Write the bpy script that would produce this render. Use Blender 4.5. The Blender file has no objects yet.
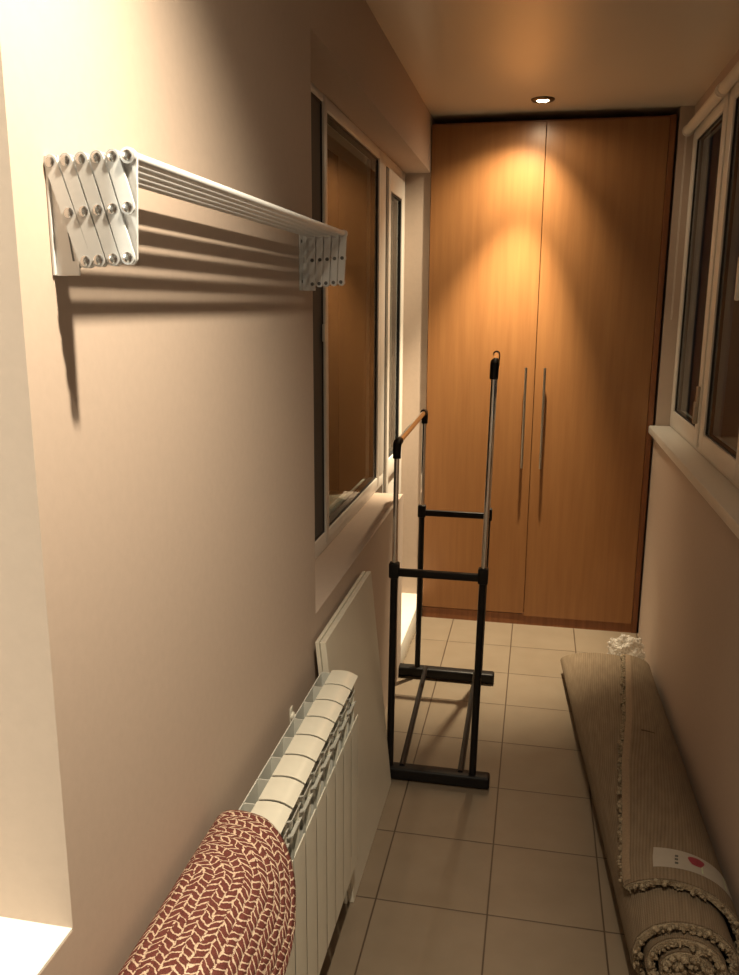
import bpy, bmesh, math, random
import numpy as np
from mathutils import Vector, Matrix, noise
random.seed(4)
scene = bpy.context.scene
COL = scene.collection
PI = math.pi

# ------------------------------------------------------------------ materials
def new_mat(name):
    m = bpy.data.materials.new(name); m.use_nodes = True
    nt = m.node_tree; b = nt.nodes['Principled BSDF']
    return m, nt, b
def N(nt, kind, **kw):
    n = nt.nodes.new(kind)
    for k, v in kw.items(): setattr(n, k, v)
    return n
def L(nt, a, b): nt.links.new(a, b)
def math_node(nt, op, a, b=None):
    n = N(nt, 'ShaderNodeMath', operation=op)
    for i, v in enumerate((a, b)):
        if v is None: continue
        if isinstance(v, (int, float)): n.inputs[i].default_value = v
        else: L(nt, v, n.inputs[i])
    return n.outputs[0]
def ramp(nt, fac, stops):
    r = N(nt, 'ShaderNodeValToRGB')
    el = r.color_ramp.elements
    while len(el) < len(stops): el.new(0.5)
    for e, (p, c) in zip(el, stops):
        e.position = p; e.color = (*c, 1)
    L(nt, fac, r.inputs[0]); return r.outputs[0]
def bump(nt, b, h, strength, dist=0.01):
    bp = N(nt, 'ShaderNodeBump'); bp.inputs['Strength'].default_value = strength
    bp.inputs['Distance'].default_value = dist
    L(nt, h, bp.inputs['Height']); L(nt, bp.outputs[0], b.inputs['Normal'])
def noise_tex(nt, scale, detail=4, vec=None, stretch=None, coord='Object'):
    t = N(nt, 'ShaderNodeTexNoise'); t.inputs['Scale'].default_value = scale
    t.inputs['Detail'].default_value = detail
    if vec is None:
        tc = N(nt, 'ShaderNodeTexCoord'); vec = tc.outputs[coord]
    if stretch:
        mp = N(nt, 'ShaderNodeMapping'); mp.inputs['Scale'].default_value = stretch
        L(nt, vec, mp.inputs[0]); vec = mp.outputs[0]
    L(nt, vec, t.inputs['Vector']); return t.outputs['Fac']
def plain(name, c, rough=0.5, metal=0.0, vary=0.06, scale=30, bmp=0.0, spec=0.5):
    m, nt, b = new_mat(name)
    f = noise_tex(nt, scale)
    lo = tuple(x*(1-vary) for x in c); hi = tuple(min(1, x*(1+vary)) for x in c)
    L(nt, ramp(nt, f, [(0.3, lo), (0.7, hi)]), b.inputs['Base Color'])
    b.inputs['Roughness'].default_value = rough; b.inputs['Metallic'].default_value = metal
    b.inputs['Specular IOR Level'].default_value = spec
    if bmp: bump(nt, b, f, bmp, 0.002)
    return m

M_wall = plain('wall_paint', (0.52, 0.415, 0.34), 0.75, vary=0.02, scale=60, bmp=0.12, spec=0.25)
M_ceil = plain('stretch_ceiling', (0.76, 0.66, 0.53), 0.28, vary=0.015, scale=3, spec=0.55)
M_pvc = plain('white_pvc', (0.74, 0.70, 0.64), 0.35, vary=0.015)
M_white = plain('white_enamel', (0.80, 0.78, 0.72), 0.28, vary=0.02)
M_rack = plain('white_plastic_coat', (0.62, 0.63, 0.635), 0.35, vary=0.02)
M_rad = plain('radiator_enamel', (0.74, 0.72, 0.62), 0.25, vary=0.02)
M_radin = plain('radiator_inner_enamel', (0.60, 0.60, 0.55), 0.4, vary=0.03)
M_board = plain('white_board', (0.70, 0.66, 0.56), 0.4, vary=0.03, scale=6)
M_black = plain('black_plastic', (0.008, 0.007, 0.007), 0.45, vary=0.1, spec=0.25)
M_blacksteel = plain('black_steel', (0.008, 0.007, 0.007), 0.4, vary=0.1, spec=0.3)
M_chrome = plain('chrome', (0.75, 0.73, 0.70), 0.14, 1.0, vary=0.02)
M_satin = plain('satin_steel', (0.42, 0.38, 0.32), 0.3, 1.0, vary=0.03)
M_rivet = plain('rivet_steel', (0.50, 0.50, 0.50), 0.25, 1.0, vary=0.03)
M_bronze = plain('spot_bezel_metal', (0.10, 0.075, 0.05), 0.3, 1.0, vary=0.05)
M_gasket = plain('black_gasket', (0.015, 0.015, 0.016), 0.6, vary=0.05)
M_blind = plain('roller_blind_cloth', (0.70, 0.64, 0.55), 0.8, vary=0.04, scale=120)
M_tape = plain('carpet_edge_tape', (0.24, 0.17, 0.108), 0.8, vary=0.12, scale=150)
M_paper = plain('sticker_paper', (0.34, 0.31, 0.265), 0.5, vary=0.04)
M_red = plain('sticker_red', (0.26, 0.03, 0.05), 0.5, vary=0.2)
M_green = plain('sticker_green', (0.42, 0.50, 0.33), 0.5, vary=0.1)
M_ink = plain('sticker_ink', (0.06, 0.06, 0.055), 0.6)
M_screen = plain('insect_screen_mesh', (0.075, 0.07, 0.065), 0.8, vary=0.15, scale=400)
M_crease = plain('crease_shade', (0.06, 0.042, 0.026), 0.95, vary=0.3, scale=200, spec=0.1)  # shade of a carpet crease, put into the colour
M_dark = plain('dark_recess', (0.02, 0.014, 0.01), 0.7)
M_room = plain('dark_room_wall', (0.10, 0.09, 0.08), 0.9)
M_slot = plain('slot_shadow_metal', (0.10, 0.10, 0.10), 0.6)

def tiles_mat():
    m, nt, b = new_mat('floor_tiles')
    tc = N(nt, 'ShaderNodeTexCoord')
    mp = N(nt, 'ShaderNodeMapping'); mp.inputs['Location'].default_value = (-0.4907 + 3.164, -2.0481 + 6.382, 0)
    L(nt, tc.outputs['Object'], mp.inputs[0])
    br = N(nt, 'ShaderNodeTexBrick', offset=0.0, squash=1.0)
    for k, v in (('Scale', 1.0), ('Mortar Size', 0.0026), ('Mortar Smooth', 0.25), ('Bias', 0.0), ('Brick Width', 0.3164), ('Row Height', 0.3191)):
        br.inputs[k].default_value = v
    br.inputs['Color1'].default_value = (0.235, 0.188, 0.137, 1)
    br.inputs['Color2'].default_value = (0.222, 0.177, 0.128, 1)
    br.inputs['Mortar'].default_value = (0.075, 0.052, 0.035, 1)
    L(nt, mp.outputs[0], br.inputs['Vector'])
    f = noise_tex(nt, 9, 6, tc.outputs['Object'])
    mx = N(nt, 'ShaderNodeMix', data_type='RGBA', blend_type='MULTIPLY'); mx.inputs['Factor'].default_value = 1
    L(nt, br.outputs['Color'], mx.inputs['A'])
    L(nt, ramp(nt, f, [(0.3, (0.9, 0.88, 0.86)), (0.7, (1, 1, 1))]), mx.inputs['B'])
    L(nt, mx.outputs['Result'], b.inputs['Base Color'])
    b.inputs['Roughness'].default_value = 0.34
    inv = math_node(nt, 'SUBTRACT', 1.0, br.outputs['Fac'])
    bump(nt, b, inv, 0.5, 0.003)
    return m
M_tile = tiles_mat()

def wood_mat(name, c1, c2, c3):
    m, nt, b = new_mat(name)
    f = noise_tex(nt, 4.0, 7, stretch=(9, 9, 0.55))
    g = noise_tex(nt, 60, 3, stretch=(3, 3, 0.12))
    s = math_node(nt, 'ADD', math_node(nt, 'MULTIPLY', f, 0.75), math_node(nt, 'MULTIPLY', g, 0.25))
    L(nt, ramp(nt, s, [(0.33, c1), (0.5, c2), (0.67, c3)]), b.inputs['Base Color'])
    b.inputs['Roughness'].default_value = 0.36
    bump(nt, b, g, 0.05, 0.001)
    return m
M_wood = wood_mat('alder_laminate', (0.25, 0.109, 0.037), (0.275, 0.123, 0.043), (0.30, 0.138, 0.048))
M_wooddark = wood_mat('alder_laminate_edge', (0.17, 0.06, 0.02), (0.22, 0.08, 0.028), (0.26, 0.10, 0.035))

def glass_mat():
    m, nt, b = new_mat('window_glass')
    tr = N(nt, 'ShaderNodeBsdfTransparent'); tr.inputs[0].default_value = (0.88, 0.92, 0.90, 1)
    gl = N(nt, 'ShaderNodeBsdfGlossy'); gl.inputs['Roughness'].default_value = 0.0
    fr = N(nt, 'ShaderNodeFresnel'); fr.inputs['IOR'].default_value = 1.40
    geo = N(nt, 'ShaderNodeNewGeometry')
    fac = math_node(nt, 'MULTIPLY', fr.outputs[0], math_node(nt, 'SUBTRACT', 1.0, geo.outputs['Backfacing']))
    mix = N(nt, 'ShaderNodeMixShader')
    L(nt, fac, mix.inputs[0]); L(nt, tr.outputs[0], mix.inputs[1]); L(nt, gl.outputs[0], mix.inputs[2])
    L(nt, mix.outputs[0], nt.nodes['Material Output'].inputs[0])
    return m
M_glass = glass_mat()
def lens_mat():
    m, nt, b = new_mat('lit_bulb')
    b.inputs['Base Color'].default_value = (1, 0.9, 0.7, 1)
    b.inputs['Emission Color'].default_value = (1, 0.80, 0.50, 1)
    b.inputs['Emission Strength'].default_value = 25
    return m
M_lens = lens_mat()
def bag_mat():
    m, nt, b = new_mat('clear_plastic_film')
    tr = N(nt, 'ShaderNodeBsdfTransparent'); tr.inputs[0].default_value = (0.97, 0.95, 0.92, 1)
    mix = N(nt, 'ShaderNodeMixShader'); mix.inputs[0].default_value = 0.42
    b.inputs['Base Color'].default_value = (0.88, 0.86, 0.82, 1); b.inputs['Roughness'].default_value = 0.12
    L(nt, tr.outputs[0], mix.inputs[1]); L(nt, b.outputs[0], mix.inputs[2])
    f = noise_tex(nt, 55, 5); bump(nt, b, f, 0.35, 0.02)
    out = nt.nodes['Material Output']; L(nt, mix.outputs[0], out.inputs[0])
    return m
M_bag = bag_mat()
def carpet_mats():
    m, nt, b = new_mat('carpet_backing')
    uv = N(nt, 'ShaderNodeTexCoord').outputs['UV']
    sep = N(nt, 'ShaderNodeSeparateXYZ'); L(nt, uv, sep.inputs[0])
    rib = math_node(nt, 'ABSOLUTE', math_node(nt, 'SINE', math_node(nt, 'MULTIPLY', sep.outputs[0], PI/0.0085)))
    wft = math_node(nt, 'ABSOLUTE', math_node(nt, 'SINE', math_node(nt, 'MULTIPLY', sep.outputs[1], PI/0.006)))
    n1 = noise_tex(nt, 1.0, 5, uv, (60, 9, 1)); n2 = noise_tex(nt, 320, 3, uv)
    h = math_node(nt, 'ADD', math_node(nt, 'MULTIPLY', rib, 0.55), math_node(nt, 'MULTIPLY', wft, 0.25))
    h = math_node(nt, 'MULTIPLY', h, math_node(nt, 'ADD', n2, 0.5))
    s = math_node(nt, 'ADD', math_node(nt, 'MULTIPLY', h, 0.55), math_node(nt, 'MULTIPLY', n1, 0.6))
    L(nt, ramp(nt, s, [(0.2, (0.125, 0.09, 0.058)), (0.55, (0.185, 0.138, 0.092)), (0.9, (0.255, 0.195, 0.134))]), b.inputs['Base Color'])
    b.inputs['Roughness'].default_value = 0.9; b.inputs['Specular IOR Level'].default_value = 0.15
    bump(nt, b, h, 0.8, 0.002)
    m2, nt2, b2 = new_mat('carpet_pile')
    f = noise_tex(nt2, 90, 5); f2 = noise_tex(nt2, 300, 3)
    L(nt2, ramp(nt2, math_node(nt2, 'MULTIPLY', math_node(nt2, 'ADD', f, f2), 0.5), [(0.35, (0.17, 0.125, 0.075)), (0.65, (0.46, 0.38, 0.27))]), b2.inputs['Base Color'])
    b2.inputs['Roughness'].default_value = 1.0; b2.inputs['Specular IOR Level'].default_value = 0.1
    bump(nt2, b2, f2, 0.9, 0.006)
    return m, m2
M_backing, M_pile = carpet_mats()
def braid_mat():
    m, nt, b = new_mat('braided_cloth')
    M = lambda op, a, c=None: math_node(nt, op, a, c)
    uv = N(nt, 'ShaderNodeTexCoord').outputs['UV']
    al = N(nt, 'ShaderNodeUVMap', uv_map='Along').outputs[0]
    s0 = N(nt, 'ShaderNodeSeparateXYZ'); L(nt, uv, s0.inputs[0])
    s1 = N(nt, 'ShaderNodeSeparateXYZ'); L(nt, al, s1.inputs[0])
    tc = N(nt, 'ShaderNodeTexCoord').outputs['Object']
    def wob(scale, amp, ch):
        t = N(nt, 'ShaderNodeTexNoise'); t.inputs['Scale'].default_value = scale; t.inputs['Detail'].default_value = 3
        L(nt, tc, t.inputs['Vector']); q = N(nt, 'ShaderNodeSeparateColor'); L(nt, t.outputs['Color'], q.inputs[0])
        return M('MULTIPLY', M('SUBTRACT', q.outputs[ch], 0.5), amp)
    V = M('ADD', s0.outputs[1], wob(60, 0.75, 0))
    row = M('FLOOR', V); v = M('FRACT', V)
    # distance along each ring of the braid, in stitches
    S = M('ADD', M('MULTIPLY', s0.outputs[0], M('MULTIPLY', M('ADD', row, 0.5), 0.0142/0.0145)), s1.outputs[0])
    S = M('ADD', S, M('ADD', wob(55, 1.1, 1), M('MULTIPLY', row, 0.37)))
    sgn = M('SUBTRACT', M('MULTIPLY', M('MODULO', row, 2.0), 2.0), 1.0)
    wn = M('MULTIPLY', noise_tex(nt, 75, 3, tc), 1.0)
    def band(x, w):
        d = M('ABSOLUTE', M('SUBTRACT', M('FRACT', x), 0.5))
        return M('GREATER_THAN', M('ADD', d, w), 0.5)
    diag = band(M('ADD', S, M('MULTIPLY', M('MULTIPLY', v, 0.85), sgn)), M('MULTIPLY', wn, 0.20))
    edge = M('MULTIPLY', band(V, M('MULTIPLY', wn, 0.17)), M('GREATER_THAN', noise_tex(nt, 130, 2, tc), 0.46))
    k = M('MAXIMUM', diag, edge)
    g = noise_tex(nt, 500, 4, tc)
    red = ramp(nt, g, [(0.3, (0.11, 0.034, 0.028)), (0.7, (0.22, 0.07, 0.058))])
    cream = ramp(nt, g, [(0.3, (0.52, 0.33, 0.23)), (0.6, (0.82, 0.68, 0.52))])
    mx = N(nt, 'ShaderNodeMix', data_type='RGBA'); L(nt, k, mx.inputs['Factor'])
    L(nt, red, mx.inputs['A']); L(nt, cream, mx.inputs['B'])
    L(nt, mx.outputs['Result'], b.inputs['Base Color'])
    b.inputs['Roughness'].default_value = 0.9; b.inputs['Specular IOR Level'].default_value = 0.15
    h = M('ADD', M('MULTIPLY', M('SINE', M('MULTIPLY', v, PI)), 0.8), M('MULTIPLY', g, 0.5))
    bump(nt, b, h, 0.7, 0.004)
    return m
M_braid = braid_mat()

# ------------------------------------------------------------------ builders
class MB:
    """collects shapes in world coordinates and links them as ONE mesh object"""
    def __init__(self): self.bm = bmesh.new()
    def box(self, x0, x1, y0, y1, z0, z1, bev=0.0, seg=2):
        t = bmesh.new(); bmesh.ops.create_cube(t, size=1)
        for v in t.verts:
            v.co = Vector(((x0+x1)/2 + v.co.x*(x1-x0), (y0+y1)/2 + v.co.y*(y1-y0), (z0+z1)/2 + v.co.z*(z1-z0)))
        if bev > 0: bmesh.ops.bevel(t, geom=t.edges[:], offset=bev, segments=seg, profile=0.5, affect='EDGES')
        return self._add(t)
    def _add(self, t, mat=None):
        if mat: bmesh.ops.transform(t, matrix=mat, verts=t.verts)
        me = bpy.data.meshes.new('tmp'); t.to_mesh(me); t.free()
        self.bm.from_mesh(me); bpy.data.meshes.remove(me); return self
    def obox(self, c, ax, ay, az, sx, sy, sz, bev=0.0):
        t = bmesh.new(); bmesh.ops.create_cube(t, size=1)
        for v in t.verts: v.co = Vector((v.co.x*sx, v.co.y*sy, v.co.z*sz))
        if bev > 0: bmesh.ops.bevel(t, geom=t.edges[:], offset=bev, segments=2, profile=0.5, affect='EDGES')
        m = Matrix((ax, ay, az)).transposed().to_4x4(); m.translation = Vector(c)
        return self._add(t, m)
    def tube(self, pts, r, n=14, caps=True):
        pts = [Vector(p) for p in pts]
        rs = r if isinstance(r, (list, tuple)) else [r]*len(pts)
        rings = []; prev = None
        for i, p in enumerate(pts):
            d = (pts[min(i+1, len(pts)-1)] - pts[max(i-1, 0)]).normalized()
            if prev is None:
                up = Vector((0, 0, 1)) if abs(d.z) < 0.9 else Vector((1, 0, 0))
                s = d.cross(up).normalized()
            else:
                s = (prev - d*prev.dot(d)).normalized()
            prev = s; q = d.cross(s)
            rings.append([self.bm.verts.new(p + (s*math.cos(2*PI*k/n) + q*math.sin(2*PI*k/n))*rs[i]) for k in range(n)])
        for a, b in zip(rings, rings[1:]):
            for k in range(n): self.bm.faces.new((a[k], a[(k+1) % n], b[(k+1) % n], b[k]))
        if caps:
            self.bm.faces.new(rings[0][::-1]); self.bm.faces.new(rings[-1])
        return self
    def lathe(self, c, prof, axis=(0, 0, 1), n=24):
        ax = Vector(axis).normalized(); up = Vector((1, 0, 0)) if abs(ax.x) < 0.9 else Vector((0, 1, 0))
        s = ax.cross(up).normalized(); q = ax.cross(s); c = Vector(c); rings = []
        for r, h in prof:
            rings.append([self.bm.verts.new(c + ax*h + (s*math.cos(2*PI*k/n)+q*math.sin(2*PI*k/n))*max(r, 1e-5)) for k in range(n)])
        for a, b in zip(rings, rings[1:]):
            for k in range(n): self.bm.faces.new((a[k], a[(k+1) % n], b[(k+1) % n], b[k]))
        self.bm.faces.new(rings[0][::-1]); self.bm.faces.new(rings[-1])
        return self
    def prism(self, poly, y0, y1, axis='Y'):
        """extrude a polygon; axis Y: poly in (x,z); axis X: poly in (y,z); axis Z: poly in (x,y)"""
        def P(p, h):
            return {'Y': (p[0], h, p[1]), 'X': (h, p[0], p[1]), 'Z': (p[0], p[1], h)}[axis]
        a = [self.bm.verts.new(P(p, y0)) for p in poly]; b = [self.bm.verts.new(P(p, y1)) for p in poly]
        n = len(poly)
        for i in range(n): self.bm.faces.new((a[i], a[(i+1) % n], b[(i+1) % n], b[i]))
        self.bm.faces.new(a[::-1]); self.bm.faces.new(b); return self
    def grid(self, P, closed_u=False, uvs=None):
        """P[i][j] points; quads between them"""
        V = [[self.bm.verts.new(p) for p in row] for row in P]
        uvl = self.bm.loops.layers.uv.verify() if uvs is not None else None
        for i in range(len(V)-1):
            for j in range(len(V[0])-1):
                ids = ((i, j), (i+1, j), (i+1, j+1), (i, j+1))
                f = self.bm.faces.new([V[a][b] for a, b in ids])
                if uvl:
                    for lp, (a, b) in zip(f.loops, ids): lp[uvl].uv = uvs[a][b]
        return V
    def build(self, name, mat, parent=None, smooth=True, angle=35):
        bmesh.ops.recalc_face_normals(self.bm, faces=self.bm.faces[:])
        off = Vector((0, 0, 0)); p = parent
        while p is not None: off += p.location; p = p.parent
        for v in self.bm.verts: v.co -= off
        me = bpy.data.meshes.new(name)
        if smooth:
            for f in self.bm.faces: f.smooth = True
            for e in self.bm.edges:
                if len(e.link_faces) == 2 and e.calc_face_angle(0) > math.radians(angle): e.smooth = False
        self.bm.to_mesh(me); self.bm.free()
        me.materials.append(mat)
        o = bpy.data.objects.new(name, me); COL.objects.link(o); o.parent = parent
        return o

def tag(o, label=None, cat=None, group=None, kind=None):
    if label: o['label'] = label
    if cat: o['category'] = cat
    if group: o['group'] = group
    if kind: o['kind'] = kind
    return o
def thing(name, loc, label=None, cat=None, group=None, kind=None):
    o = bpy.data.objects.new(name, None); COL.objects.link(o); o.location = loc
    o.empty_display_size = 0.1
    return tag(o, label, cat, group, kind)
def structure(o): o['kind'] = 'structure'; return o

# ------------------------------------------------------------------ setting
H = 2.55; W = 4.30
XR = 1.135            # parapet face under the right windows
Y0 = -1.3; Y1 = 4.86; XT0 = -0.34
structure(MB().box(-0.6, 1.75, Y0-0.1, Y1+0.1, -0.12, 0.0).build('floor', M_tile, smooth=False))
structure(MB().box(-0.6, 1.75, Y0-0.1, Y1+0.1, H, H+0.1).build('ceiling', M_ceil, smooth=False))
structure(MB().box(-0.6, 1.75, Y0-0.1, Y0, 0, H).build('wall_back', M_wall, smooth=False))
structure(MB().box(-0.6, 1.75, Y1, Y1+0.1, 0, H).build('wall_front', M_wall, smooth=False))
rm = MB(); rm.box(-2.7, -2.6, Y0-0.1, Y1+0.1, 0, H); rm.box(-2.6, XT0, 1.35, 1.45, 0, H); rm.box(-2.6, -0.6, Y0-0.1, Y0, 0, H); rm.box(-2.6, -0.6, Y1, Y1+0.1, 0, H)  # unseen cross partition added to block the room lamp from the far window
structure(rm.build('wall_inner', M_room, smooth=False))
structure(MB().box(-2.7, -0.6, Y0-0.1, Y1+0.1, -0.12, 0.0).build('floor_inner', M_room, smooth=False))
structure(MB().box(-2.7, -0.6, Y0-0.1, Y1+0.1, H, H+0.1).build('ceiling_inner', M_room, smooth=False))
# left wall with a near window recess, a far window recess and a door recess (thickness runs to x = -0.34)
XT = -0.34; NY = 0.842; RY1 = 2.06; DY = 3.557; RY2 = 4.288; ZL = 2.292; ZS = 0.845; ZN = 0.868
wl = MB()
wl.box(XT, 0, Y0, -0.62, 0, H)
wl.box(XT, 0, -0.62, NY, 0, ZN)
wl.box(XT, 0, -0.62, NY, ZL, H)
wl.box(XT, 0, NY, RY1, 0, H)
wl.box(XT, 0, RY1, DY, 0, ZS)
wl.box(XT, 0, RY1, RY2, ZL, H)
wl.box(XT, 0, RY2, Y1, 0, H)
structure(wl.build('wall_left', M_wall, smooth=False))
structure(MB().box(XT, -0.001, DY, RY2, 0, 0.125, 0.004).build('trim_1', M_white))
# right wall: parapet, end pier beside the wardrobe, header
wr = MB()
wr.box(XR, 1.55, Y0, 4.272, 0, 1.052)
wr.box(1.138, 1.55, 4.272, Y1, 0, H)
wr.box(1.20, 1.55, Y0, 4.272, 2.462, H)
structure(wr.build('wall_right', M_wall, smooth=False))

def window_frame_yz(mb, x0, x1, y0, y1, z0, z1, w, bev=0.004):
    mb.box(x0, x1, y0, y0+w, z0, z1, bev); mb.box(x0, x1, y1-w, y1, z0, z1, bev)
    mb.box(x0, x1, y0+w, y1-w, z0, z0+w, bev); mb.box(x0, x1, y0+w, y1-w, z1-w, z1, bev)
    return mb

# --- far left window (window_1): fixed pane near, opening sash beyond
win = thing('window_1', (-0.14, RY1, ZS), kind='structure')
FX = -0.125
f = MB()
f.box(FX-0.06, FX, RY1, 3.74, ZS, 0.905, 0.004); f.box(FX-0.06, FX, RY1, 3.74, 2.268, ZL, 0.004)
f.box(FX-0.06, FX, RY1, RY1+0.07, 0.905, 2.268, 0.004); f.box(FX-0.06, FX+0.004, 3.63, 3.74, 0.905, 2.268, 0.004)
f.build('frame', M_pvc, win)
s = MB(); window_frame_yz(s, FX-0.05, FX+0.003, 2.666, 3.632, 0.865, 2.290, 0.040)
s.build('sash', M_pvc, win)
g = MB(); window_frame_yz(g, FX-0.035, FX-0.004, 2.706, 3.592, 0.905, 2.250, 0.006, 0)
window_frame_yz(g, FX-0.035, FX-0.004, RY1+0.07, 2.665, 0.905, 2.268, 0.008, 0)
g.build('gasket', M_gasket, win)
MB().box(FX-0.012, FX-0.007, 2.709, 3.589, 0.908, 2.247).build('pane', M_glass, win)
MB().box(FX-0.012, FX-0.007, RY1+0.072, 2.662, 0.908, 2.265).build('insect_screen', M_screen, win)
MB().box(FX-0.003, FX+0.006, 2.645, 2.664, 1.545, 1.60, 0.002).build('hinge_cap', M_pvc, win)
# --- balcony door (door_1)
dr = thing('door_1', (-0.14, 3.74, 0.125), kind='structure')
f = MB(); f.box(FX-0.06, FX, 3.74, 3.757, 0.125, ZL, 0.003); f.box(FX-0.06, FX, 4.205, RY2, 0.125, ZL, 0.003)
f.box(FX-0.06, FX, 3.757, 4.205, 2.245, ZL, 0.003); f.box(FX-0.06, FX, 3.757, 4.205, 0.125, 0.16, 0.003)
f.build('door_frame', M_pvc, dr)
s = MB(); y0, y1, z0, z1 = 3.762, 4.20, 0.165, 2.24
s.box(FX-0.05, FX+0.014, y0, y0+0.05, z0, z1, 0.004); s.box(FX-0.05, FX+0.014, y1-0.075, y1, z0, z1, 0.004)
for a, b in ((z0, z0+0.09), (0.86, 0.95), (z1-0.09, z1)): s.box(FX-0.05, FX+0.014, y0+0.05, y1-0.075, a, b, 0.004)
s.build('door_sash', M_pvc, dr)
g = MB(); window_frame_yz(g, FX-0.03, FX+0.008, y0+0.048, y1-0.073, 0.948, z1-0.088, 0.009, 0)
g.box(FX-0.02, FX+0.002, 3.756, 3.763, 0.16, 2.245); g.box(FX-0.02, FX+0.002, 4.1995, 4.206, 0.16, 2.245); g.box(FX-0.02, FX+0.002, 3.757, 4.205, 2.2395, 2.2455)
g.build('gasket', M_gasket, dr)
MB().box(FX-0.004, FX+0.001, y0+0.053, y1-0.078, 0.955, z1-0.093).build('pane', M_glass, dr)
MB().box(FX-0.03, FX-0.01, y0+0.045, y1-0.07, z0+0.085, 0.865).build('door_panel', M_pvc, dr)
# --- near left window (window_3): only its reveal and bright sill are in the picture
w3 = thing('window_3', (-0.30, -0.62, ZN), kind='structure')
f = MB(); window_frame_yz(f, -0.335, -0.275, -0.62, NY, ZN, ZL, 0.07); f.box(-0.335, -0.275, 0.07, 0.15, ZN+0.07, ZL-0.07, 0.004)
f.build('frame', M_pvc, w3)
MB().box(-0.31, -0.304, -0.55, 0.07, ZN+0.07, ZL-0.07).build('pane', M_glass, w3)
MB().box(-0.31, -0.304, 0.15, NY-0.07, ZN+0.07, ZL-0.07).build('pane', M_glass, w3)
MB().box(-0.275, -0.001, -0.62, NY, ZN-0.001, ZN+0.003).build('sill_board', M_white, w3, smooth=False)
# --- right window band (window_2)
wn = thing('window_2', (1.2, 1.5, 1.09), kind='structure')
GX = 1.20
f = MB(); f.box(GX+0.005, GX+0.075, Y0, 4.272, 1.09, 1.125, 0.003); f.box(GX+0.005, GX+0.075, Y0, 4.272, 2.425, 2.462, 0.003)
f.box(GX+0.005, GX+0.075, 4.215, 4.272, 1.125, 2.425, 0.003)
bays = [(3.505, 4.222), (2.76, 3.455), (1.90, 2.71), (0.95, 1.85), (-0.10, 0.90), (-1.15, -0.15)]
for (a, b), (c, d) in zip(bays, bays[1:]):
    f.box(GX+0.003, GX+0.075, d-0.006, a+0.006, 1.125, 2.425, 0.003)
f.build('frame', M_pvc, wn)
for i, (a, b) in enumerate(bays):
    s = MB(); window_frame_yz(s, GX-0.004, GX+0.055, a, b, 1.108, 2.452, 0.068, 0.005); s.build('sash', M_pvc, wn)
    g = MB(); window_frame_yz(g, GX+0.004, GX+0.03, a+0.066, b-0.066, 1.174, 2.386, 0.007, 0); g.build('gasket', M_gasket, wn)
    MB().box(GX+0.008, GX+0.013, a+0.07, b-0.07, 1.178, 2.382).build('pane', M_glass, wn)
hd = MB(); hd.box(GX-0.012, GX-0.004, 2.775, 2.805, 1.76, 1.83, 0.003); hd.tube([(GX-0.008, 2.79, 1.80), (GX-0.05, 2.79, 1.80)], 0.008)
hd.box(GX-0.062, GX-0.046, 2.778, 2.802, 1.68, 1.812, 0.006); hd.build('handle', M_white, wn)
hd = MB(); hd.box(GX-0.016, GX-0.003, 3.52, 3.548, 1.27, 1.35, 0.003); hd.box(GX-0.022, GX-0.003, 3.528, 3.542, 1.20, 1.29, 0.004); hd.build('latch', M_satin, wn)
sb = MB(); sb.box(1.105, GX+0.01, Y0, 4.262, 1.052, 1.09, 0.006); sb.build('window_sill', M_white, wn)

# ------------------------------------------------------------------ roller blinds
def blind(y0, y1, label, chain):
    t = thing('roller_blind', (1.172, (y0+y1)/2, 2.45), label, 'blind', 'rolled up blinds above the right windows')
    MB().tube([(1.172, y0+0.012, 2.437), (1.172, y1-0.012, 2.437)], 0.021, 24).build('rolled_cloth', M_blind, t)
    for y in (y0, y1-0.012):
        e = MB()
        e.lathe((1.172, y, 2.437), [(0.016, 0), (0.025, 0.002), (0.025, 0.010), (0.016, 0.012)], (0, 1, 0))
        e.box(1.176, 1.1955, y+0.002, y+0.010, 2.428, 2.458, 0.002)
        e.build('end_bracket', M_pvc, t)
    if chain:
        yc = y1 - 0.006
        pts = []
        for k in range(60):
            pts.append((1.162, yc-0.010, 2.42 - 0.8*k/59))
        for k in range(1, 12):
            a = PI*k/12; pts.append((1.162 + 0.012*math.sin(a)*0, yc-0.010 - 0.016*(1-math.cos(a)), 1.62 - 0.02*math.sin(a)))
        for k in range(60):
            pts.append((1.162, yc-0.042, 1.62 + 0.8*k/59))
        c = MB(); c.tube(pts, 0.0013, 6)
        c.build('bead_chain', M_pvc, t)
blind(3.49, 4.235, 'rolled up pale roller blind above the window nearest the wardrobe', True)
blind(2.74, 3.47, 'rolled up pale roller blind cut off by the right edge of the photo', False)

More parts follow.
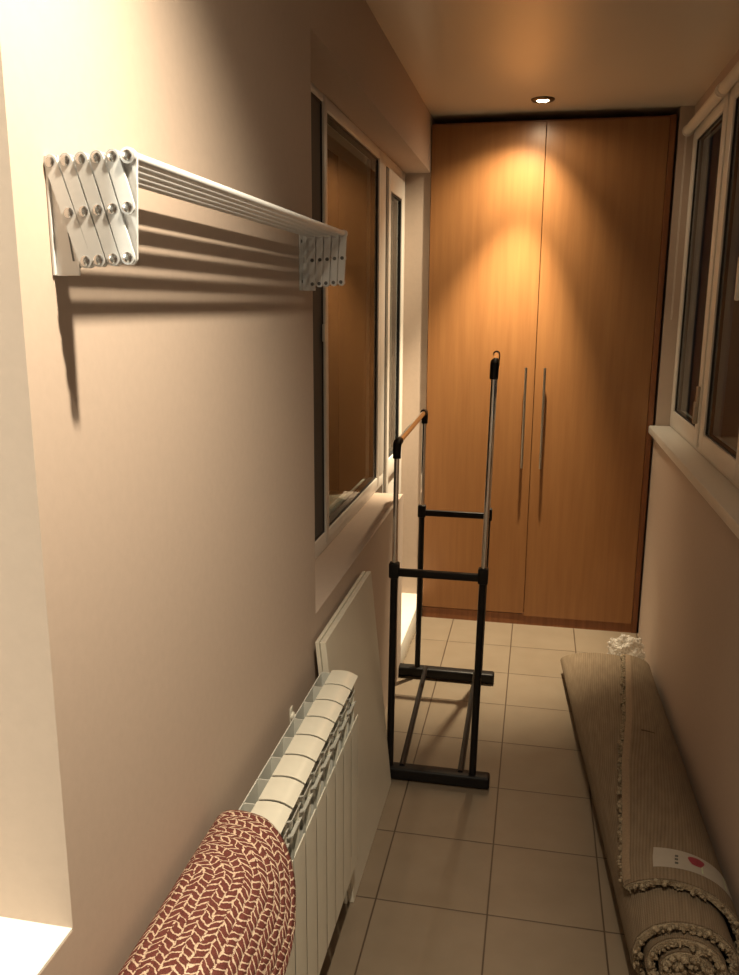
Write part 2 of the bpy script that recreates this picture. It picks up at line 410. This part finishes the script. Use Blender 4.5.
# ------------------------------------------------------------------ wardrobe
wd = thing('wardrobe', (0.56, W, 0), 'tall two door orange brown wood wardrobe filling the far end of the balcony', 'wardrobe')
YD = W - 0.03
b = MB(); b.box(0.003, 0.021, YD+0.02, 4.83, 0.0, 2.515); b.box(1.099, 1.125, YD-0.0, 4.83, 0.0, 2.515, 0.001)
b.box(0.021, 1.099, YD+0.02, 4.83, 2.49, 2.515); b.box(0.021, 1.099, YD+0.03, 4.83, 0.06, 0.08); b.box(0.021, 1.099, 4.82, 4.83, 0.08, 2.49)
b.build('carcass', M_wooddark, wd)
MB().box(0.004, 1.099, YD+0.004, YD+0.025, 0.0, 0.058).build('plinth', M_wooddark, wd)
for x0, x1, hx, tx, lab in ((0.004, 0.5435, 0.500, 0.502, 'left door'), (0.5465, 1.097, 0.588, 0.598, 'right door')):
    d = MB().box(x0, x1, YD, YD+0.019, 0.062 if x0 < .1 else 0.05, 2.505, 0.0012, 1).build('door', M_wood, wd)
    h = MB()
    x = (hx+tx)/2; zt, zb = 1.360, 0.853
    h.tube([(x, YD-0.030, zb), (x, YD-0.030, zt)], 0.0065, 16)
    for z in (zb+0.08, zt-0.08): h.tube([(x, YD+0.001, z), (x, YD-0.030, z)], 0.0045, 12)
    h.build('handle', M_satin, d)

# ------------------------------------------------------------------ ceiling spotlights
def spotlight(x, y, label):
    t = thing('ceiling_spotlight', (x, y, H), label, 'spotlight', 'recessed ceiling spotlights')
    MB().lathe((x, y, H), [(0.052, 0.0), (0.052, -0.003), (0.046, -0.008), (0.036, -0.010), (0.029, -0.007), (0.027, -0.001)], n=40).build('bezel', M_bronze, t)
    MB().lathe((x, y, H), [(0.0255, -0.0012), (0.0255, -0.0075), (0.018, -0.0105), (0.001, -0.0115)], n=32).build('bulb', M_lens, t)
spotlight(0.524, 4.03, 'lit round recessed spotlight in the ceiling in front of the wardrobe')
spotlight(0.53, 0.80, 'recessed ceiling spotlight above the near end of the drying rack')
spotlight(0.53, -0.82, 'recessed ceiling spotlight at the end of the balcony behind the viewer')
def lamp(x, y, energy, size, blend, name, col=(1.0, 0.81, 0.55), tilt=0, lean=0):
    d = bpy.data.lights.new(name, 'SPOT'); d.energy = energy; d.color = col
    d.spot_size = math.radians(size); d.spot_blend = blend; d.shadow_soft_size = 0.022
    o = bpy.data.objects.new(name, d); COL.objects.link(o); o.location = (x, y, H-0.03); o.rotation_euler = (math.radians(lean), math.radians(tilt), 0)
FAR = (1.0, 0.82, 0.55)
lamp(0.524, 4.03, 430, 54, 0.8, 'halogen_core', FAR, 8, 1)
lamp(0.524, 4.03, 84, 106, 1.0, 'halogen_beam', FAR, 15, 10)
lamp(0.524, 4.03, 5, 172, 0.6, 'halogen_spill')
NEAR = (1.0, 0.85, 0.63)
lamp(0.53, 0.80, 154, 112, 1.0, 'halogen_beam', NEAR, 20)
lamp(0.53, 0.80, 5, 170, 0.6, 'halogen_spill', NEAR)
lamp(0.53, -0.82, 12, 150, 1.0, 'halogen_beam', (1.0, 0.88, 0.72))
d = bpy.data.lights.new('room_lamp', 'POINT'); d.energy = 235; d.color = (1.0, 0.88, 0.75); d.shadow_soft_size = 0.12
o = bpy.data.objects.new('room_lamp', d); COL.objects.link(o); o.location = (-1.35, -0.15, 2.2)
w = bpy.data.worlds.new('night'); scene.world = w; w.use_nodes = True
w.node_tree.nodes['Background'].inputs[0].default_value = (0.010, 0.012, 0.018, 1)
w.node_tree.nodes['Background'].inputs[1].default_value = 1.0

# ------------------------------------------------------------------ wall drying rack
rk = thing('drying_rack', (0, 1.42, 1.76), 'white wall mounted concertina drying rack with five rods, folded in', 'drying rack')
TX = [0.008, 0.027, 0.046, 0.065, 0.084, 0.102]
MX = [0.027, 0.0455, 0.063, 0.081, 0.099]; BX = [0.027, 0.0435, 0.060, 0.078, 0.096]
TZ = lambda x: 1.8175 + 0.05*x; MZ = lambda x: 1.7625 + 0.07*(x-0.02); BZ = lambda x: 1.7085 + 0.07*(x-0.02)
def capsule(mb, p, q, r, y0, y1, n=10):
    p = Vector((p[0], p[1])); q = Vector((q[0], q[1])); d = (q-p).normalized(); a0 = math.atan2(d.y, d.x)
    poly = []
    for k in range(n+1):
        a = a0 + PI/2 + PI*k/n; poly.append((p.x + r*math.cos(a), p.y + r*math.sin(a)))
    for k in range(n+1):
        a = a0 - PI/2 + PI*k/n; poly.append((q.x + r*math.cos(a), q.y + r*math.sin(a)))
    mb.prism(poly, y0, y1)
def bracket(yf, sgn, far):
    # sgn=+1: outer face toward -y at yf, thickness goes +y
    R = 0.0081
    def rng(a, b): return (min(yf+sgn*a, yf+sgn*b), max(yf+sgn*a, yf+sgn*b))
    p = MB()
    p.box(0.0005, 0.004, *rng(0.001, 0.030), 1.694, 1.8255, 0.001)
    y0, y1 = rng(0.0045, 0.0065)
    p.prism([(0.004, 1.694), (0.033, 1.694), (0.033, 1.735), (0.026, 1.7555), (0.015, 1.8255), (0.004, 1.8255)], y0, y1)
    pl = p.build('wall_plate', M_rack, rk, smooth=False)
    sl = MB(); y0, y1 = rng(0.0040, 0.0046); sl.prism([(0.0215, 1.742), (0.0235, 1.740), (0.0275, 1.710), (0.0255, 1.710)], y0, y1)
    sl.build('slot', M_slot, pl)
    if far:
        for z in (1.715, 1.806):
            sc = MB(); sc.lathe((0.004, yf+sgn*0.018, z), [(0.004, 0), (0.004, 0.0012), (0.001, 0.002)], (1, 0, 0), 12)
            sc.build('screw', M_slot, pl)
    def rivet(x, z, y_out, parent, dome=0.0024, r=0.0059):
        rv = MB(); rv.lathe((x, y_out, z), [(r, 0), (r*0.97, dome*0.45), (r*0.75, dome*0.85), (r*0.3, dome), (0.0002, dome*1.02)], (0, -sgn, 0), 18)
        rv.build('rivet', M_rivet if not far else M_satin, parent)
    # rear arms, nearly upright: B_i - M_i - T_{i+1}
    for i in range(5):
        a = MB(); y0, y1 = rng(0.0068, 0.0105)
        capsule(a, (BX[i], BZ(BX[i])), (TX[i+1], TZ(TX[i+1])), R, y0, y1)
        ar = a.build('rear_arm', M_rack, rk, angle=50)
    # front arms, slanted: T_i - M_i - B_{i+1}; the last is a half arm
    for i in range(5):
        a = MB(); y0, y1 = rng(0.0, 0.0038)
        end = (BX[i+1], BZ(BX[i+1])) if i < 4 else (MX[4], MZ(MX[4]))
        st = (TX[i], TZ(TX[i]))
        capsule(a, st, end, R, y0, y1)
        ar = a.build('front_arm', M_rack, rk, angle=50)
        # pressed rib along the arm
        rivet(st[0], st[1], yf, ar)
        rivet(MX[i], MZ(MX[i]), yf, ar)
        if i < 4: rivet(BX[i+1], BZ(BX[i+1]), yf, ar)
        if far:   # the inner side shows its own rivet heads
            yi = yf + sgn*0.0105
            for (x, z) in ((MX[i], MZ(MX[i])), (BX[i], BZ(BX[i]))):
                rv = MB(); rv.lathe((x, yi, z), [(0.0042, 0), (0.0042, 0.0008), (0.0025, 0.0010), (0.0002, 0.0004)], (0, sgn, 0), 14)
                rv.build('rivet', M_slot, ar)
    hub = MB(); hub.lathe((TX[5], yf+sgn*0.0068, TZ(TX[5])), [(0.0088, 0), (0.0088, 0.0062), (0.006, 0.007), (0.0002, 0.007)], (0, -sgn, 0), 20)
    hb = hub.build('end_hub', M_rack, rk); rivet(TX[5], TZ(TX[5]), yf-sgn*0.0005, hb)
    hub = MB(); hub.lathe((BX[0]-0.001, yf+sgn*0.0068, BZ(BX[0])), [(0.007, 0), (0.007, 0.0015), (0.005, 0.002)], (0, -sgn, 0), 20)
    hub.build('end_hub', M_rack, rk)
bracket(0.905, 1, False)
bracket(1.968, -1, True)
for i in range(1, 6):
    MB().tube([(TX[i], 0.912, TZ(TX[i])), (TX[i], 1.96, TZ(TX[i]))], 0.0062, 16).build('rod', M_rack, rk)

# ------------------------------------------------------------------ radiator
rd = thing('radiator', (0.085, 1.45, 0.0), 'white sectional aluminium radiator on the left wall under the drying rack', 'radiator')
RYE = 1.985; PIT = 0.0863; NS = 12
def section(y1):
    y0 = y1 - PIT; g = 0.0022
    c = MB()
    # curved top cap (x,z profile) with a front lip
    prof = []
    for k in range(9):
        t = k/8; x = 0.0635 + (0.1335-0.0635)*t
        z = 0.722 + 0.006*math.sin(PI*min(1, t*1.1)*0.5) - 0.016*t**3
        prof.append((x, z))
    low = [(x, z-0.002) for x, z in prof[::-1]]
    c.prism(prof + low, y0+0.0062, y1-0.0005)
    # front panel below the louvre opening, slightly dished top edge
    ya, yb = y0+0.0045, y1-0.0005
    c.prism([(0.1342, ya), (0.1345, ya+0.002), (0.1345, yb), (0.1318, yb), (0.1318, ya+0.014)], 0.186, 0.603, 'Z')
    c.prism([(0.1342, ya), (0.1345, ya+0.002), (0.1345, yb), (0.1318, yb), (0.1318, ya+0.014)], 0.172, 0.186, 'Z')
    # side webs between cap and panel
    c.box(0.064, 0.127, y1-0.022, y1-0.018, 0.19, 0.712); 
    sc = c.build('section', M_rad, rd, angle=40)
    i = MB()
    # upright core tube, inner fins and the louvre tongues
    i.box(0.062, 0.120, (y0+y1)/2-0.010, (y0+y1)/2+0.010, 0.17, 0.712, 0.004)
    for x in (0.034, 0.061): i.box(x, x+0.0025, y0+0.0005, y1-0.0005, 0.19, 0.715)
    i.box(0.034, 0.0635, y1-0.003, y1-0.0005, 0.19, 0.715)
    for (z, xo) in ((0.672, 0.129), (0.640, 0.131)):
        P = [[(0.085 + (xo-0.085)*t, y, z - 0.018*t + 0.028*t*t*0.9) for t in (0, .25, .5, .75, 1)] for y in (y0+0.012, y1-0.010)]
        V = i.grid(P)
        P2 = [[(x, y, zz-0.003) for x, y, zz in r] for r in P]; i.grid(P2)
        i.grid([P[0], P2[0]]); i.grid([P[1], P2[1]]); i.grid([[P[0][4], P[1][4]], [P2[0][4], P2[1][4]]])
    i.build('fins', M_radin, sc, angle=40)
    return sc
first = section(RYE)
for k in range(1, NS):
    c = first.copy(); COL.objects.link(c); c.parent = rd; c.location = (0, -PIT*k, 0)
    for ch in first.children:
        d = ch.copy(); COL.objects.link(d); d.parent = c
# thin white rim of the back row, header tubes, wall bracket
MB().tube([(0.085, RYE-PIT*NS+0.01, 0.655), (0.085, RYE-0.004, 0.655)], 0.016, 14).tube([(0.085, RYE-PIT*NS+0.01, 0.215), (0.085, RYE-0.004, 0.215)], 0.016, 14).build('header_tube', M_radin, rd)
for y in (1.815, 1.06):
    k = MB(); k.box(0.0005, 0.004, y-0.010, y+0.010, 0.650, 0.695, 0.001); k.tube([(0.002, y, 0.672), (0.045, y, 0.672), (0.05, y, 0.685)], 0.005, 10)
    k.lathe((0.003, y, 0.672), [(0.011, 0), (0.010, 0.006), (0.006, 0.008)], (1, 0, 0), 16); k.build('wall_bracket', M_rad, rd)
MB().tube([(0.085, RYE-PIT*NS+0.01, 0.215), (0.085, RYE-PIT*NS-0.10, 0.215), (0.085, RYE-PIT*NS-0.14, 0.19), (0.085, RYE-PIT*NS-0.15, 0.0)], 0.011, 12).build('pipe', M_rad, rd)

# ------------------------------------------------------------------ leaning boards
def board(y0, y1, foot, head, ztop, th, label):
    # leans in x-z: foot on floor at x=foot, head against the wall
    d = Vector((head-foot, 0, ztop)).normalized(); n = Vector((d.z, 0, -d.x))
    ln = math.hypot(head-foot, ztop)
    m = MB()
    c = Vector((foot, (y0+y1)/2, 0)) + d*ln/2 - n*th/2
    m.obox(c + Vector((0, 0, th*abs(n.z)*1.0)), n, Vector((0, 1, 0)), d, th, y1-y0, ln, 0.0015)
    return tag(m.build('leaning_board', M_board, smooth=False), label, 'board', 'white boards leaning beside the radiator')
board(2.010, 2.630, 0.099, 0.021, 0.786, 0.010, 'white board leaning flat against the wall, behind another white board past the radiator')
board(2.018, 2.640, 0.1165, 0.0385, 0.783, 0.016, 'front white board of the leaning pair between radiator and clothes rack')

# ------------------------------------------------------------------ clothes rack
cr = thing('clothes_rack', (0.25, 3.1, 0), 'black and chrome double rail clothes rack standing on the tiled floor', 'clothes rack')
yF, yB = 2.68, 3.525
def xp(side, y):     # post x at the foot: the rack stands slightly turned
    t = (y-yF)/(yB-yF)
    return (0.103 - 0.021*t) if side == 'L' else (0.398 - 0.034*t)
for y, dx in ((yF, -0.002), (yB, -0.031)):
    m = MB(); m.box(0.022+dx, 0.462+dx, y-0.025, y+0.025, 0.006, 0.050, 0.009, 3)
    for x in (0.05+dx, 0.43+dx): m.lathe((x, y, 0.0), [(0.012, 0), (0.014, 0.003), (0.014, 0.012)], n=14)
    m.build('base_bar', M_black, cr)
for xa, xb in ((0.147, 0.121), (0.356, 0.347)):
    MB().tube([(xa, yF, 0.047), (xb, yB, 0.047)], 0.0105, 14).build('base_rod', M_blacksteel, cr)
ZJ = 0.790
tops = {'L': 1.217, 'R': 1.484}
for side in 'LR':
    lean = 0.010 if side == 'L' else 0.017
    caps = []
    for y in (yF, yB):
        x0 = xp(side, y); X = lambda z: x0 + lean*z
        zt = tops[side] - (0.018 if side == 'R' and y == yB else 0)
        MB().tube([(X(0.04), y, 0.04), (X(ZJ), y, ZJ)], 0.0125, 16).build('lower_post', M_blacksteel, cr)
        j = MB(); j.box(X(ZJ)-0.017, X(ZJ)+0.017, y-0.017, y+0.017, ZJ-0.036, ZJ+0.018, 0.005); j.build('joint', M_black, cr)
        MB().tube([(X(ZJ), y, ZJ), (X(zt-0.03), y, zt-0.03)], 0.0088, 16).build('chrome_post', M_chrome, cr)
        c = MB()
        sg = 1 if y == yF else -1
        c.tube([(X(zt-0.050), y, zt-0.050), (X(zt-0.02), y, zt-0.02), (X(zt-0.008), y+sg*0.003, zt-0.006), (X(zt), y+sg*0.014, zt), (X(zt), y+sg*0.050, zt+0.001)], [0.0135, 0.0140, 0.0145, 0.0145, 0.0135], 16)
        c.build('elbow_cap', M_black, cr)
        caps.append((X(zt), y+sg*0.03, zt))
    MB().tube(caps, 0.0105, 16).build('top_rail', M_chrome, cr)
for y in (yF, yB):
    xl = xp('L', y)+0.010*ZJ; xr = xp('R', y)+0.017*ZJ
    m = MB(); m.box(xl+0.012, xr-0.012, y-0.010, y+0.010, ZJ-0.030, ZJ-0.003, 0.005); m.build('cross_bar', M_blacksteel, cr)

# ------------------------------------------------------------------ rolled carpet
cp = thing('rolled_carpet', (0.95, 2.85, 0), 'rolled up beige carpet lying on the floor along the right wall, backing outward', 'carpet')
YN, YF = 1.80, 3.70
def shape(y):
    t = (y-YN)/(YF-YN); t = min(1, max(0, t))
    return t, 0.973 + (0.909-0.973)*t, 0.160 + (0.2165-0.160)*t, 0.139 + (0.062-0.139)*t**0.85
def surf(w, y, inset):
    t, cx, a, b = shape(y)
    xs_ = float(np.interp(y, [1.8, 2.05, 2.6, 2.95, 3.68], [0.828, 0.838, 0.888, 0.935, 1.006]))   # the free edge runs nearly straight
    c0 = (xs_-cx)/a
    th0 = math.acos(max(-1, min(1, math.copysign(abs(c0)**(2.08/2), c0))))
    th = th0 - 2*PI*w
    rho = 1 - 0.205*max(0, w)*(1 - 0.02*w) - (0.012 if w > 0 else 0)*min(1, w)
    # the outermost flap hugs the roll
    wob = 0.02*noise.noise(Vector((y*2.2, w*3.0, 1.7)))
    rho = rho*(1 + wob*(1 if w > 0.5 else 0.5))
    n = 2.08
    c, s = math.cos(th), math.sin(th)
    px = math.copysign(abs(c)**(2/n), c); pz = math.copysign(abs(s)**(2/n), s)
    ra = max(a*rho - inset, 0.004); rb = max(b*rho - inset, 0.003)
    return Vector((cx + ra*px, y, b + 0.002 + rb*pz))
def y_near(w):
    if w < 0.62: return 1.965 - 0.10*(w/0.62) + 0.006*math.sin(w*11)
    if w < 0.95: return 1.865 - (w-0.62)/0.33*0.045
    return 1.820 - 0.022*min(1.6, w-0.95) + 0.006*math.sin(w*7)
TURNS = 3.9; NW = 230; NYs = 70
ws = [TURNS*i/NW for i in range(NW+1)]
def sheet(mb, in0, in1, y_ext, rough, ysteps, uv=False):
    def tot(y): return 0.125*shape(y)[3]
    A = []; B = []; U = []
    for w_ in ws:
        ra, rb, ru = [], [], []
        yn = y_near(w_) - y_ext
        for j in range(ysteps+1):
            s = j/ysteps; y = yn + (YF + y_ext*0.5 - yn)*(s**1.4)
            k0 = in0*tot(y); k1 = in1*tot(y)
            d = Vector((0, 0, 0))
            if rough: d = noise.noise_vector(Vector((w_*23, y*60, 3)))*rough
            ra.append(surf(w_, y, k0) + (d if rough and j == 0 else Vector())); rb.append(surf(w_, y, k1) + d)
            ru.append((w_*0.98, y))
        A.append(ra); B.append(rb); U.append(ru)
    mb.grid(A, uvs=U); mb.grid(B, uvs=U)
    mb.grid([[p[0] for p in A], [p[0] for p in B]], uvs=[[u[0] for u in U]]*2)
    mb.grid([[p[-1] for p in A], [p[-1] for p in B]], uvs=[[u[-1] for u in U]]*2)
    mb.grid([A[0], B[0]], uvs=[U[0], U[0]]); mb.grid([A[-1], B[-1]], uvs=[U[-1], U[-1]])
b = MB(); sheet(b, 0.0, 0.22, 0.0, 0, NYs); b.build('backing', M_backing, cp, angle=60)
p = MB(); sheet(p, 0.24, 1.10, 0.006, 0.0035, NYs)
def tuft(mb, c, r, sq):
    t = bmesh.new(); bmesh.ops.create_icosphere(t, subdivisions=1, radius=r)
    for v in t.verts: v.co = Vector((v.co.x*sq[0], v.co.y*sq[1], v.co.z*sq[2])) * (1 + 0.35*random.uniform(-1, 1))
    mb._add(t, Matrix.Translation(c))
for k in range(620):
    w_ = random.uniform(0.0, TURNS); y = y_near(w_)
    c = surf(w_, y, 0.125*shape(y)[3]*random.uniform(0.35, 1.25))
    c.y += random.uniform(-0.012, 0.004)
    c.z = max(c.z, 0.009)
    tuft(p, c, random.uniform(0.0035, 0.0075), (random.uniform(.6, 1.4), random.uniform(0.8, 1.6), random.uniform(.6, 1.3)))
for k in range(300):
    y = random.uniform(1.97, 3.69)
    c = surf(0.0, y, 0.125*shape(y)[3]*random.uniform(0.2, 1.0))
    q = surf(0.012, y, 0.0); d = (c-q).normalized()
    tuft(p, c + Vector((-random.uniform(0.0, 0.011), 0, random.uniform(-.003, .001))), random.uniform(0.003, 0.0075), (1.2, 1.2, 1))
for k in range(260):   # crushed pile in the eye of the roll
    y = y_near(TURNS); t, cx, a, bb = shape(y); ang = random.uniform(0, 2*PI); rr = random.random()**.5*0.34
    c = Vector((cx + a*rr*math.cos(ang), y + random.uniform(-0.010, 0.02), bb + bb*rr*math.sin(ang)))
    tuft(p, c, random.uniform(0.006, 0.011), (random.uniform(.6, 1.4), 1.2, random.uniform(.6, 1.4)))
p.build('pile', M_pile, cp, angle=80)
# binding strip along the free edge
A = []; B = []
def w_at(y, dist):
    w_, acc, p_ = 0.0008, 0.0, surf(0.0008, y, 0)
    while acc < dist:
        w_ += 0.001; q_ = surf(w_, y, 0); acc += (q_-p_).length; p_ = q_
    return w_
for fr_ in (0.0, 0.006, 0.012, 0.018, 0.022):
    ra, rb = [], []
    for j in range(61):
        y = 1.975 + (3.695-1.975)*j/60
        w_ = w_at(y, fr_)
        e = 0.0016 if fr_ not in (0.0, 0.022) else 0.0006
        ra.append(surf(w_, y, -e)); rb.append(surf(w_, y, 0.0004))
    A.append(ra); B.append(rb)
m = MB(); m.grid(A); m.grid(B)
for (r1, r2) in ((A[0], B[0]), (A[-1], B[-1])): m.grid([r1, r2])
m.build('edge_tape', M_tape, cp, angle=60)
tag(bpy.data.objects['edge_tape'], 'smooth lighter binding strip along the free edge')
# sticker: patch on the outer layer (world-anchored by where x sits on top)
def patch(w0, w1, y0, y1, off, nu=18, nv=10, mask=None):
    A = []; B = []
    for i in range(nu+1):
        w_ = w0 + (w1-w0)*i/nu
        A.append([surf(w_, y0[0] + (y0[1]-y0[0])*i/nu + ((y1[0]-y0[0])*(1-i/nu) + (y1[1]-y0[1])*i/nu)*j/nv, -off) for j in range(nv+1)])
        B.append([surf(w_, y0[0] + (y0[1]-y0[0])*i/nu + ((y1[0]-y0[0])*(1-i/nu) + (y1[1]-y0[1])*i/nu)*j/nv, -off+0.0004) for j in range(nv+1)])
    m = MB(); m.grid(A); m.grid(B)
    m.grid([A[0], B[0]]); m.grid([A[-1], B[-1]]); m.grid([[r[0] for r in A], [r[0] for r in B]]); m.grid([[r[-1] for r in A], [r[-1] for r in B]])
    return m
LW0, LW1 = 0.088, 0.335; LYa, LYb = 2.005, 2.095
lab = patch(LW0, LW1, (LYa, LYa-0.01), (LYb, LYb-0.01), 0.0010).build('sticker', M_paper, cp, angle=60)
tag(lab, 'white paper sticker with a dark red mark')
def on_label(u0, u1, v0, v1, mat, name, off=0.0016):
    w0 = LW0+(LW1-LW0)*u0; w1 = LW0+(LW1-LW0)*u1
    ya = LYa + (LYb-LYa)*v0; yb = LYa + (LYb-LYa)*v1
    return patch(w0, w1, (ya-0.01*u0, ya-0.01*u1), (yb-0.01*u0, yb-0.01*u1), off, 6, 6).build(name, mat, lab, angle=60)
st = patch(0.045, 0.088, (2.862, 2.868), (2.874, 2.874), 0.0006, 8, 4).build('crease_mark', M_crease, cp, angle=60)  # thin dark patch painting the shade in a crease of the carpet
# red print: rounded blob
m = MB(); uc, vc, ru, rv = 0.42, 0.62, 0.085, 0.27
ring = []
def lp(u, v, off): return surf(LW0+(LW1-LW0)*u, LYa+(LYb-LYa)*v-0.01*u, -off)
R0 = [[lp(uc + ru*r*math.cos(a)*(1+0.18*math.sin(3*a)), vc + rv*r*math.sin(a)*(1+0.15*math.cos(2*a)), 0.0018) for a in [2*PI*k/24 for k in range(25)]] for r in (0.02, 0.5, 1)]
m.grid(R0); m.grid([[p_ - Vector((0, 0, 0.0004)) for p_ in r] for r in R0]); m.build('red_print', M_red, lab)
for v_ in (0.22, 0.42, 0.60): on_label(0.205, 0.235, v_, v_+0.10, M_ink, 'printed_mark')
on_label(0.47, 0.485, 0.1, 0.86, M_green, 'green_stripe'); on_label(0.80, 0.82, 0.1, 0.86, M_green, 'green_stripe')

# ------------------------------------------------------------------ clear plastic bag behind the carpet
bm = bmesh.new(); bmesh.ops.create_icosphere(bm, subdivisions=5, radius=1)
for v in bm.verts:
    d = v.co.normalized()
    r = 1 + 0.30*noise.noise(d*2.1 + Vector((3, 1, 0))) + 0.22*abs(noise.noise(d*5.0)) + 0.03*abs(noise.noise(d*11.0))
    r -= 0.12*abs(noise.noise(d*7.5 + Vector((9, 2, 4))))
    v.co = Vector((1.022 + d.x*r*0.075, 3.80 + d.y*r*0.062, 0.078 + d.z*r*0.088))
    v.co.z = max(v.co.z, 0.002)
mbg = MB(); mbg.bm = bm
tag(mbg.build('plastic_bag', M_bag, angle=18), 'crumpled clear plastic bag on the floor behind the rolled carpet', 'plastic bag')

# ------------------------------------------------------------------ braided rug over the radiator
def prof(u):
    """cross-section in x-z: u=0 at the rear ridge, u>0 over the top and down the front, u<0 down behind"""
    pts = prof.pts
    for (a, b) in zip(pts, pts[1:]):
        if a[0] <= u <= b[0]:
            t = (u-a[0])/(b[0]-a[0]); return a[1]+(b[1]-a[1])*t, a[2]+(b[2]-a[2])*t
    e = pts[-1] if u > 0 else pts[0]; return e[1], e[2]
raw = [(0.016, 0.62), (0.016, 0.66), (0.016, 0.715), (0.020, 0.738), (0.034, 0.752), (0.060, 0.757), (0.095, 0.758), (0.125, 0.752), (0.150, 0.736), (0.170, 0.712), (0.188, 0.68), (0.202, 0.645), (0.213, 0.61), (0.22, 0.57)]
for _ in range(2):
    n_ = [raw[0]]
    for a, b in zip(raw, raw[1:]):
        n_ += [(a[0]*.75+b[0]*.25, a[1]*.75+b[1]*.25), (a[0]*.25+b[0]*.75, a[1]*.25+b[1]*.75)]
    raw = n_ + [raw[-1]]
ds = [0]
for a, b in zip(raw, raw[1:]): ds.append(ds[-1]+math.dist(a, b))
i0 = min(range(len(raw)), key=lambda i: math.dist(raw[i], (0.020, 0.738)))
prof.pts = [(d-ds[i0], a[0], a[1]) for d, a in zip(ds, raw)]
def yend(u):
    xs = [-0.13, -0.05, 0.0, 0.049, 0.093, 0.129, 0.172, 0.198, 0.218, 0.237, 0.249, 0.256, 0.2605]
    ys = [1.22, 1.282, 1.298, 1.292, 1.280, 1.260, 1.236, 1.214, 1.190, 1.163, 1.132, 1.096, 1.05]
    return float(np.interp(u, xs, ys))
us = np.concatenate([np.linspace(-0.06, 0.19, 60), np.linspace(0.193, 0.2605, 40)]); NV = 130
P = []; UV = []; LIN = []
vc_, uc_ = 1.105, 0.0; RU, RV = 0.262, 0.193; ROWS = 16; CELL = 0.0145
for u in us:
    row, ruv, rlin = [], [], []
    x, z = prof(u); ye = yend(u)
    for j in range(NV+1):
        v = 0.72 + (ye-0.72)*j/NV
        bulge = 0.010*noise.noise(Vector((u*7, v*6, 0.4)))
        edge = max(0, 1-(ye-v)/0.012)
        k = math.sin(PI*min(1, max(0, (u+0.01)/0.42))) if u > -0.01 else 0
        row.append((x + k*bulge*0.5, v, z + k*bulge*0.6 - 0.004*edge))
        du = (u-uc_); dv = v-vc_
        if dv > 0:
            rr = math.hypot(du/RU, dv/RV); ph = math.atan2(dv/RV, du/RU); lin = 0.0
        else:
            rr = abs(du)/RU; ph = 0.0 if du >= 0 else PI; lin = (dv if du >= 0 else -dv)/CELL
        ruv.append((ph, rr*ROWS)); rlin.append((lin, 0.0))
    P.append(row); UV.append(ruv); LIN.append(rlin)
m = MB(); m.grid(P, uvs=UV)
lay = m.bm.loops.layers.uv.new('Along'); m.bm.faces.ensure_lookup_table(); fi = 0
for i_ in range(len(P)-1):
    for j_ in range(NV):
        f_ = m.bm.faces[fi]; fi += 1
        for lp_, (a_, b_) in zip(f_.loops, ((i_, j_), (i_+1, j_), (i_+1, j_+1), (i_, j_+1))): lp_[lay].uv = LIN[a_][b_]
rug = m.build('braided_rug', M_braid, angle=70)
so = rug.modifiers.new('thickness', 'SOLIDIFY'); so.thickness = 0.010; so.offset = 0.0
tag(rug, 'dark red and cream braided oval rug draped over the radiator', 'rug')

# ------------------------------------------------------------------ camera
f_, pitch, yaw, roll, cX, cZ = 834.88, 0.2161, 0.1964, 0.0055, 0.5565, 1.6635
fw = Vector((-math.sin(yaw)*math.cos(pitch), math.cos(yaw)*math.cos(pitch), -math.sin(pitch)))
r = Vector((math.cos(yaw), math.sin(yaw), 0)); u = r.cross(fw)
r2 = r*math.cos(roll) + u*math.sin(roll); u2 = u*math.cos(roll) - r*math.sin(roll)
cam = bpy.data.cameras.new('camera'); cam.sensor_width = 36; cam.sensor_fit = 'AUTO'; cam.lens = 36*f_/975
cam.clip_start = 0.02
co = bpy.data.objects.new('camera', cam); COL.objects.link(co)
mt = Matrix((r2, u2, -fw)).transposed().to_4x4(); mt.translation = Vector((cX, 0, cZ)); co.matrix_world = mt
scene.camera = co
vs = scene.view_settings
vs.view_transform = 'Standard'; vs.look = 'None'; vs.gamma = 1; vs.use_curve_mapping = False; vs.exposure = 0.0
